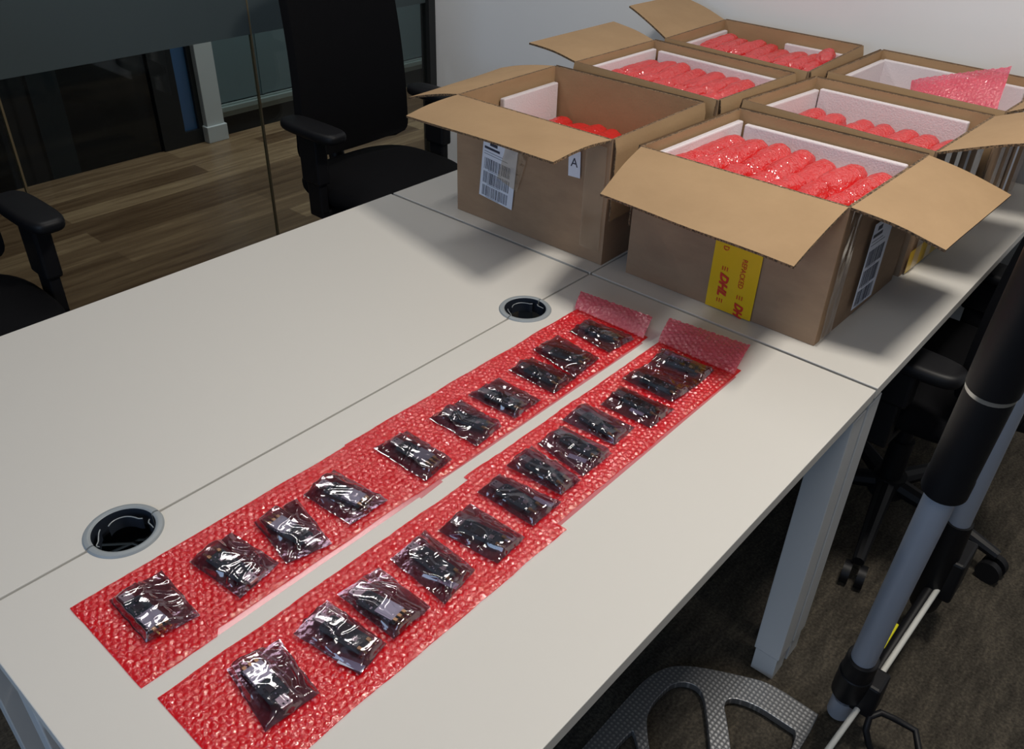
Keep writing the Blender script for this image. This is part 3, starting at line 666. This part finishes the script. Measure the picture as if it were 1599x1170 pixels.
b1 = cardboard_box([(.045, .42), (.045, .005), (.39, .01), (.39, .425)],
    {'front': ((-.075, .452, .958), (-.15, -.006, .998)), 'left': ((.37, .58, .955), (.045, .575, .945))},
    'tall-looking open cardboard box marked A on a white sticker, contents low inside', .835, foam=(('left', .02, .62, .73, .952),), seed=1)
b2 = cardboard_box([(.055, -.05), (.055, -.46), (.41, -.465), (.41, -.065)],
    {'front': ((-.108, -.082, .948), (-.138, -.463, .95)), 'right': ((.094, -.61, .948), (.409, -.62, .95))},
    'open cardboard box with a band of yellow tape down its front', .91, foam=(('left', .03, .9, .73, .967), ('back', .06, .94, .73, .962)), seed=2)
b3 = cardboard_box([(.455, .415), (.425, -.005), (.765, -.02), (.80, .41)],
    {'left': ((.84, .575, 1.0), (.475, .58, .998))},
    'open cardboard box full of red rolls, directly behind the box marked A', .905, foam=(('left', .03, .95, .73, .968), ('back', .04, .93, .73, .966)), seed=3)
b4 = cardboard_box([(.47, -.04), (.435, -.47), (.765, -.48), (.775, -.07)],
    {'right': ((.46, -.64, 1.04), (.78, -.65, 1.04))},
    'open cardboard box with one row of red rolls, directly behind the yellow-taped box', .888, foam=(('left', .03, .92, .73, .962), ('back', .09, .95, .73, .966)), seed=4)
b5 = cardboard_box([(.84, .40), (.80, -.04), (1.175, -.02), (1.185, .41)],
    {'left': ((1.19, .58, 1.03), (.92, .58, 1.03))},
    'open cardboard box full of red rolls against the white wall', .905, foam=(('left', .03, .95, .73, .96), ('back', .04, .5, .73, .957)), seed=5)
b6 = cardboard_box([(.84, -.07), (.815, -.49), (1.15, -.5), (1.17, -.075)],
    {'right': ((.83, -.66, 1.05), (1.15, -.67, 1.05))},
    'open cardboard box with only a pink bubble-wrap bag inside, against the white wall', .80, foam=(('left', .03, .9, .73, .965), ('back', .1, .97, .73, .967), ('right', .3, .9, .73, .955)), seed=6)

# labels, tape
bpy.context.view_layer.update()
XF = ((0, -1, 0), (0, 0, 1))
ang = .1
lb = part_at(barcode_label(.098, .135, 3), 'shipping_label', ['paper', 'ink', 'inkgrey'], b1, frame((.0405, .292, .842), (0, -1, -.10), (0, -.10, 1)))
st = MB().box((-.015, -.027, 0), (.015, .027, .0004)); sk = part_at(st, 'letter_sticker', 'paper', b1, frame((.0405, .088, .918), (0, -1, .05), (0, .05, 1)), bevel=.0001)
text_mesh('A', .026, name='handwritten_letter', mat='ink', parent=sk, frame=frame((.0396, .088, .920), (0, -1, .0), (0, .05, 1)), thick=0)
part_at(MB().grid(lambda u, v: ((u - .5) * .05, (v - .5) * .22, .0006 + noise.noise(Vector((u * 3, v * 5, 1))) * .001), 10, 30), 'tape_strip', 'cleartape', b1, frame((.0398, .036, .86), (0, -1, 0), (0, 0, 1)))
part_at(MB().grid(lambda u, v: ((u - .5) * .06, (v - .5) * .09, .0012 + noise.noise(Vector((u * 3, v * 5, 1))) * .0012), 12, 16), 'tape_strip', 'cleartape', b1, frame((.0390, .250, .868), (0, -1, -.3), (0, -.3, 1)))
# yellow tape on box 2
tp = part_at(MB().grid(lambda u, v: ((u - .5) * .096, (v - .5) * .262, .0004 + noise.noise(Vector((u * 2, v * 6, 4))) * .0006), 12, 30), 'yellow_tape', 'yellow', b2, frame((.0512, -.287, .853), (0, -1, 0), (0, 0, 1)))
def on_tape(txt, y, z, size, width, **k):
    return text_mesh(txt, size, name='tape_lettering', parent=tp, frame=frame((.0497, y, z), (0, 0, -1), (0, -1, 0)), width=width, **k)
on_tape('REPACKED', -.303, .809, .0145, .058)
on_tape('D', -.262, .848, .016, .008)
on_tape('DHL', -.268, .776, .024, .048, shear=.35, thick=.0011)
on_tape('DH', -.307, .736, .024, .030, shear=.35, thick=.0011)
br = MB()
for y in (-.262, -.267, -.272): br.box((.0494, y - .0008, .804), (.0499, y + .0008, .812)); br.box((.0494, y - .0008, .738), (.0499, y + .0008, .746))
for y in (-.301, -.306, -.311): br.box((.0494, y - .0008, .757), (.0499, y + .0008, .765))
bo = br.build('tape_stripes', 'red_ink'); bo.parent = tp; bo.matrix_parent_inverse = tp.matrix_world.inverted()
part_at(barcode_label(.092, .172, 9), 'shipping_label', ['paper', 'ink', 'inkgrey'], b2, frame((.225, -.4715, .832), (1, 0, 0), (.04, 0, 1)))
part_at(MB().grid(lambda u, v: ((u - .5) * .05, (v - .5) * .25, .0006 + noise.noise(Vector((u * 3, v * 5, 7))) * .0012), 10, 30), 'tape_strip', 'cleartape', b2, frame((.082, -.4665, .855), (1, 0, 0), (0, 0, 1)))
part_at(MB().grid(lambda u, v: ((u - .5) * .17, (v - .5) * .03, .0006), 4, 4), 'blue_sticker', 'paper', b2, frame((.0512, -.255, .877), (0, -1, 0), (0, 0, 1)))
# tape strips on box 4 and 6 right sides
for bx, x0, ys in ((b4, .45, -.4745), (b6, .83, -.4935)):
    for j, (dx, wd, mt) in enumerate(((.03, .035, 'cleartape'), (.10, .03, 'cleartape'), (.17, .02, 'paper'), (.25, .05, 'cleartape'))):
        part_at(MB().grid(lambda u, v: ((u - .5) * wd, (v - .5) * .25, .0015), 6, 12), 'tape_strip', mt, bx, frame((x0 + dx, ys - .004 - .03 * dx, .855), (1, -.03, 0), (0, 0, 1)))
part_at(MB().grid(lambda u, v: ((u - .5) * .3, (v - .5) * .05, .0015), 12, 4), 'yellow_tape', 'yellow', b4, frame((.60, -.4785, .748), (1, -.03, 0), (0, 0, 1)))

# ---------------------------------------------------------------- rolls
def roll_mesh(seed, L, r, flat=.82, frill=True):
    mb = MB(); n, m_ = 36, 46
    for i in range(m_ + 1):
        t = -1 + 2 * i / m_
        rr = r * (max(.0, 1 - abs(t) ** 7)) ** .45
        x = t * L / 2
        if frill and t < -.7: rr = r * (.55 + .45 * math.cos((t + .7) / .3 * PI * .5)) * (1 if t > -.995 else .5)
        if t > .999 : rr = r * .05
        for k in range(n):
            a = 2 * PI * k / n
            w_ = 1 + .20 * noise.noise(Vector((x * 22, math.cos(a) * 1.2, math.sin(a) * 1.2 + seed * 5))) + .05 * noise.noise(Vector((x * 120, math.cos(a) * 3, math.sin(a) * 3 + seed)))
            if frill and t < -.6: w_ += .22 * (-.6 - t) / .4 * math.sin(a * 5 + seed)
            b = .0
            mb.v.append((x + .004 * noise.noise(Vector((math.cos(a) * 2, math.sin(a) * 2, seed + (9 if t > 0 else 3)))) * abs(t) ** 3, rr * w_ * math.cos(a), rr * w_ * math.sin(a) * flat + .002 * math.sin(x * 30 + seed)))
    for i in range(m_):
        for k in range(n):
            k2 = (k + 1) % n; mb.f.append((i * n + k2, (i + 1) * n + k2, (i + 1) * n + k, i * n + k)); mb.mi.append(0)
    mb.f.append(tuple(reversed(range(n)))); mb.mi.append(0); mb.f.append(tuple(m_ * n + k for k in range(n))); mb.mi.append(0)
    # overlap edge of the wrap running along the roll
    me = bpy.data.meshes.new('bubble_roll'); me.from_pydata(mb.v, [], mb.f); me.materials.append(M['roll'])
    for p in me.polygons: p.use_smooth = True
    return me
RM = [roll_mesh(s_, .17, .0265) for s_ in range(4)]
RS = [roll_mesh(10 + s_, .13, .0255) for s_ in range(3)]
def roll(me, x, y, z, rz, label, group, tilt=0, sx=1, roll_=0, sr=1):
    o = bpy.data.objects.new('bubble_wrap_roll', me); C.objects.link(o)
    o.location = (x, y, z); o.rotation_euler = (roll_, tilt, rz); o.scale = (sx, sr, sr); tag(o, label, 'bubble wrap roll', group); return o
rn = random.Random(3)
def rows(n, xa, ya, yb, z, rz, where, group, meshes, skew=0, sr=1, sx=1, dz=0, lbl='red bubble-wrapped roll'):
    for k in range(n):
        u = k / (n - 1)
        roll(meshes[k % len(meshes)], xa + skew * u + rn.uniform(-.009, .009), ya + (yb - ya) * u, z + rn.uniform(-.005, .005) + dz * u, rz + rn.uniform(-.10, .10),
             '%s red bubble-wrapped roll from the foam wall, %s' % (ORD[k], where), group, tilt=rn.uniform(-.07, .03), sr=sr * rn.uniform(.93, 1.06), sx=sx, roll_=rn.uniform(0, .6))
rows(7, .262, -.106, -.412, .936, -.06, 'rear row, yellow-taped box', 'rolls in the yellow-taped box', RM, sr=.99, sx=1.02)
rows(7, .132, -.097, -.405, .940, -.08, 'front row, yellow-taped box', 'rolls in the yellow-taped box', RS, sr=.98)
rows(7, .295, .362, .065, .862, -.05, 'inside the box marked A', 'rolls in the box marked A', RM)
rows(8, .685, .366, .032, .937, -.05, 'rear row, box behind the one marked A', 'rolls in the box behind the one marked A', RM, skew=-.02, sr=.92)
rows(8, .545, .372, .040, .936, -.08, 'front row, box behind the one marked A', 'rolls in the box behind the one marked A', RS, skew=-.02, sr=.90)
rows(8, 1.065, .352, .04, .936, -.05, 'rear row, full box at the wall', 'rolls in the full box at the wall', RM, sr=.90)
rows(8, .925, .352, .02, .935, -.08, 'front row, full box at the wall', 'rolls in the full box at the wall', RS, sr=.88)
for k, y in enumerate((-.118, -.168, -.235, -.283, -.331, -.379, -.427)):
    roll(RM[k % 4], .64, y, .914, -.05 + rn.uniform(-.06, .06), '%s red bubble-wrapped roll from the foam wall, box behind the yellow-taped one' % ORD[k], 'rolls in the box behind the yellow-taped one', sx=1.05, roll_=rn.uniform(0, .6), sr=.98)
roll(RM[1], 1.10, .045, .955, .25, 'red bubble-wrapped roll lying askew on the others, full box at the wall', 'rolls in the full box at the wall', sr=.8, sx=.7)
# folded pink bubble bag in box 6
def pk(layer):
    A, B, C_, D = Vector((1.03, -.225, .955)), Vector((1.03, -.425, 1.020)), Vector((.93, -.445, .925)), Vector((.92, -.235, .915))
    def f(u, v):
        p = A.lerp(B, u).lerp(D.lerp(C_, u), v)
        th = .020 * (1 - (1 - min(1, u * 3)) ** 2) ** .5 * math.sin(PI * (.08 + .84 * v)) + .006 * u
        pitch = .010; row = round(u * .21 / (pitch * .866)); cx = (round(v * .12 / pitch - (row % 2) * .5) + (row % 2) * .5) * pitch
        d = math.hypot(v * .12 - cx, u * .21 - row * pitch * .866) / (pitch * .47); b = max(0, 1 - d * d) ** .5 * .002
        n_ = noise.noise(Vector((u * 5, v * 3, layer * 3))) * .008 + noise.noise(Vector((u * 16, v * 9, layer * 3))) * .003
        edge = math.sin(PI * v) if v not in (0, 1) else 0
        y = p.y + .012 * (2 * v - 1) ** 2 * (1 - u)
        return (p.x + n_, y, p.z + layer * (th + b) + n_ * edge)
    return f
o = MB().grid(pk(1), 110, 70).grid(pk(-.5), 60, 30).build('bubble_wrap_bag', 'bubble_single', smooth=True, angle=0)
tag(o, 'loose pink bubble-wrap bag folded over in the otherwise empty box', 'bubble wrap bag')

# ================================================================ office chairs
def make_chair(loc, rz, label, az=0, ph=.45):
    t = empty('swivel_chair', loc, rz)
    mb = MB(); pad(mb, 0, -.01, .25, .235, .415, .475, e=3.0, r=.028, crown=.012); mb.build('seat', 'black_fabric', t, smooth=True, angle=0)
    mb = MB(); pad(mb, 0, 0, .19, .17, .385, .415, e=4, r=.01); mb.build('seat_mechanism', 'black_plastic', t, smooth=True)
    # backrest
    def bk(u, v):
        z = .50 + .62 * v; wv = .235 * (1 - .10 * v)
        if v < .09: wv *= .80 + .20 * math.sqrt(1 - ((.09 - v) / .09) ** 2)
        if v > .88: wv *= .45 + .55 * math.sqrt(max(0, 1 - ((v - .88) / .12) ** 2))
        x = (2 * u - 1) * wv
        y = .175 + .055 * v + .04 * math.sin(v * PI) * -.6 - .035 * abs(2 * u - 1) ** 2
        zz = z + .012
        return (x, y, zz)
    b = MB().grid(bk, 30, 44).build('backrest', 'black_fabric', t, smooth=True, angle=0); sd = b.modifiers.new('s', 'SOLIDIFY'); sd.thickness = .03; sd.offset = 1
    bv = b.modifiers.new('b', 'BEVEL'); bv.width = .008; bv.segments = 3; bv.limit_method = 'ANGLE'; bv.angle_limit = .9
    MB().tube([(0, .10, .40), (0, .23, .42), (0, .255, .52), (0, .235, .75)], [.03, .03, .028, .02], 14, flat=1).build('back_support', 'black_plastic', t, smooth=True)
    for s_ in (-1, 1):
        mb = MB(); pad(mb, s_ * .265, .0, .046, .13, .652 + az, .684 + az, e=3.6, r=.013, crown=.003); ar = mb.build('armrest', 'black_plastic', t, smooth=True, angle=0)
        MB().box((s_ * .268 - .022, -.04, .50), (s_ * .268 + .022, .05, .655 + az)).build('arm_sleeve', 'black_plastic', ar, bevel=.008)
        MB().box((s_ * .268 - .015, -.03, .40), (s_ * .268 + .015, .035, .56)).box((min(s_ * .15, s_ * .283), -.03, .388), (max(s_ * .15, s_ * .283), .035, .412)).build('arm_post', 'black_plastic', ar, bevel=.005)
    MB().tube([(0, 0, .39), (0, 0, .24), (0, 0, .24), (0, 0, .10)], [.02, .02, .028, .028], 16).build('gas_lift', 'black_plastic', t, smooth=True)
    MB().tube([(0, 0, .13), (0, 0, .075)], [.04, .045], 20).build('base_hub', 'black_plastic', t, smooth=True)
    for k in range(5):
        a = 2 * PI * k / 5 + ph; c, s_ = math.cos(a), math.sin(a)
        lg = MB().tube([(c * .03, s_ * .03, .105), (c * .16, s_ * .16, .095), (c * .29, s_ * .29, .07)], [.024, .019, .014], 10).build('base_leg', 'black_plastic', t, smooth=True)
        px, py = c * .29, s_ * .29; w_ = MB()
        for q in (-1, 1):
            w_.tube([(px - s_ * .008 * q, py + c * .008 * q, .028), (px - s_ * .026 * q, py + c * .026 * q, .028)], .028, 20)
        w_.build('caster', 'black_plastic', lg, smooth=True)
    tag(t, label, 'office chair', 'black swivel office chairs'); return t
make_chair((.515, 1.235, 0), 0, 'black swivel chair with its tall back against the glass, opposite the box marked A')
make_chair((-.87, 1.22, 0), .0, 'black swivel chair cut by the frame edge, only its armrest and seat showing')
make_chair((.605, -.555, 0), PI - .05, 'black swivel chair pushed under the desk of boxes, behind the aluminium hand truck', -.065, .22)

# ================================================================ folding hand truck
t = empty('hand_truck', (-.1, -.72, 0))
def hp(mb, name, mats, **k):
    par = k.pop('par', t); o = mb.build(name, mats, None, **k); o.parent = par; o.matrix_parent_inverse = par.matrix_world.inverted(); return o
bpy.context.view_layer.update()
def lin(z, p0=Vector((-.08706, -.74015, .21759)), p1=Vector((-.17028, -.7666, .72234))): return p0 + (p1 - p0) * ((z - p0.z) / (p1.z - p0.z))
hp(MB().tube([lin(.09), lin(.75)], .0225, 28), 'lower_tube', 'alu', smooth=True)
hp(MB().tube([lin(.03), lin(.10)], .0225, 28), 'lower_tube', 'alu', smooth=True)
hp(MB().tube([lin(.11), lin(.112), lin(.185), lin(.187), lin(.235), lin(.237)], [.0275, .031, .0315, .0295, .0285, .025], 28), 'tube_clamp', 'black_plastic', smooth=True)
sv = hp(MB().tube([lin(.712), lin(.714), lin(.745), lin(.75), lin(.90), lin(.912)], [.029, .0325, .0325, .0315, .0315, .030], 32), 'foam_sleeve', 'black_plastic', smooth=True)
hp(MB().tube([lin(.914), lin(.916), lin(.99), lin(1.18)], [.029, .0335, .034, .033], 32), 'grip', 'black_plastic', smooth=True)
hp(MB().tube([lin(.908), lin(.915)], [.0320, .0320], 32), 'chrome_ring', 'usb', smooth=True)
q0, q1 = Vector((.262, -.765, .34)), Vector((.205, -.775, .95))
hp(MB().tube([q0, q1], .0215, 28), 'upper_tube', 'alu', smooth=True)
hp(MB().tube([(.285, -.762, .09), (.272, -.764, .12), (.262, -.765, .345)], [.030, .031, .027], 20), 'tube_clamp', 'black_plastic', smooth=True)
hp(MB().box((.25, -.81, .14), (.345, -.752, .25)), 'bracket', 'black_plastic', bevel=.006)
hp(MB().box((-.085, -.79, .085), (-.03, -.745, .17)), 'bracket', 'black_plastic', bevel=.006)
hp(MB().tube([(-.30, -.748, .0605), (-.06, -.765, .10), (.315, -.783, .18)], .0058, 12), 'brace_rod', 'white_rod', smooth=True)
hp(MB().tube([(-.02, -.755, .075), (.27, -.768, .165)], .012, 12), 'brace_rod', 'black_plastic', smooth=True)
hp(MB().tube([(.005, -.754, .185), (.055, -.756, .21)], .0028, 8), 'shock_cord', 'yellow_rod', smooth=True)
# wheel and guard
wc = Vector((-.110, -.885, .0765))
wh = MB().tube([wc + Vector((q, 0, 0)) for q in (-.019, -.019, -.015, .015, .019, .019)], [.045, .067, .075, .075, .067, .045], 48); wo = hp(wh, 'wheel', 'rubber', smooth=True)
hp(MB().tube([wc + Vector((-.022, 0, 0)), wc + Vector((-.0195, 0, 0))], [.03, .034], 32), 'wheel_hub', 'black_plastic', smooth=True)
hp(MB().tube([(-.104, -.831, .016), (-.101, -.806, .045), (-.095, -.791, .071), (-.081, -.787, .091), (-.063, -.800, .098), (-.053, -.824, .092), (-.045, -.863, .085), (-.08, -.885, .0765)], .0065, 12), 'wheel_bracket', 'black_plastic', smooth=True)
hp(MB().tube([(-.14, -.885, .0765), (-.085, -.885, .0765)], .007, 12), 'axle', 'usb', smooth=True)
# toe plate with cut-outs
def smooth_poly(P_, it=2):
    for _ in range(it):
        Q = []
        for i in range(len(P_)):
            a, b = P_[i], P_[(i + 1) % len(P_)]
            Q += [(a[0] * .75 + b[0] * .25, a[1] * .75 + b[1] * .25), (a[0] * .25 + b[0] * .75, a[1] * .25 + b[1] * .75)]
        P_ = Q
    return P_
outer = smooth_poly([(-.088, -.71), (-.088, -.69), (-.086, -.60), (-.108, -.55), (-.150, -.47), (-.185, -.425), (-.235, -.404), (-.30, -.400), (-.60, -.400), (-.69, -.42), (-.73, -.48), (-.79, -.60), (-.80, -.71)])
holes = [smooth_poly([(-.150, -.70), (-.150, -.66), (-.150, -.60), (-.168, -.553), (-.195, -.548), (-.225, -.575), (-.345, -.66), (-.345, -.70)]),
         smooth_poly([(-.205, -.515), (-.192, -.49), (-.200, -.465), (-.222, -.447), (-.26, -.442), (-.30, -.443), (-.335, -.455), (-.42, -.53), (-.42, -.63), (-.36, -.625), (-.28, -.57)]),
         smooth_poly([(-.36, -.452), (-.375, -.443), (-.56, -.443), (-.60, -.46), (-.52, -.55), (-.47, -.55)]),
         smooth_poly([(-.63, -.47), (-.67, -.50), (-.74, -.62), (-.74, -.69), (-.48, -.69), (-.48, -.62)])]
cu = bpy.data.curves.new('tp', 'CURVE'); cu.dimensions = '2D'; cu.fill_mode = 'BOTH'; cu.extrude = .007; cu.bevel_depth = .0015
for P_ in [outer] + holes:
    sp = cu.splines.new('POLY'); sp.points.add(len(P_) - 1); sp.use_cyclic_u = True
    for i, (x, y) in enumerate(P_): sp.points[i].co = (x, y, 0, 1)
co = bpy.data.objects.new('tp', cu); C.objects.link(co); bpy.context.view_layer.update()
me = bpy.data.meshes.new_from_object(co.evaluated_get(bpy.context.evaluated_depsgraph_get())); bpy.data.objects.remove(co)
me.materials.clear(); me.materials.append(M['plate']); tpo = bpy.data.objects.new('toe_plate', me); C.objects.link(tpo); tpo.location = (0, 0, .0145); bpy.context.view_layer.update()
tpo.parent = t; tpo.matrix_parent_inverse = t.matrix_world.inverted()
tag(t, 'folding hand truck with aluminium tubes, black sleeves and dimpled steel toe plate on carpet', 'hand truck')
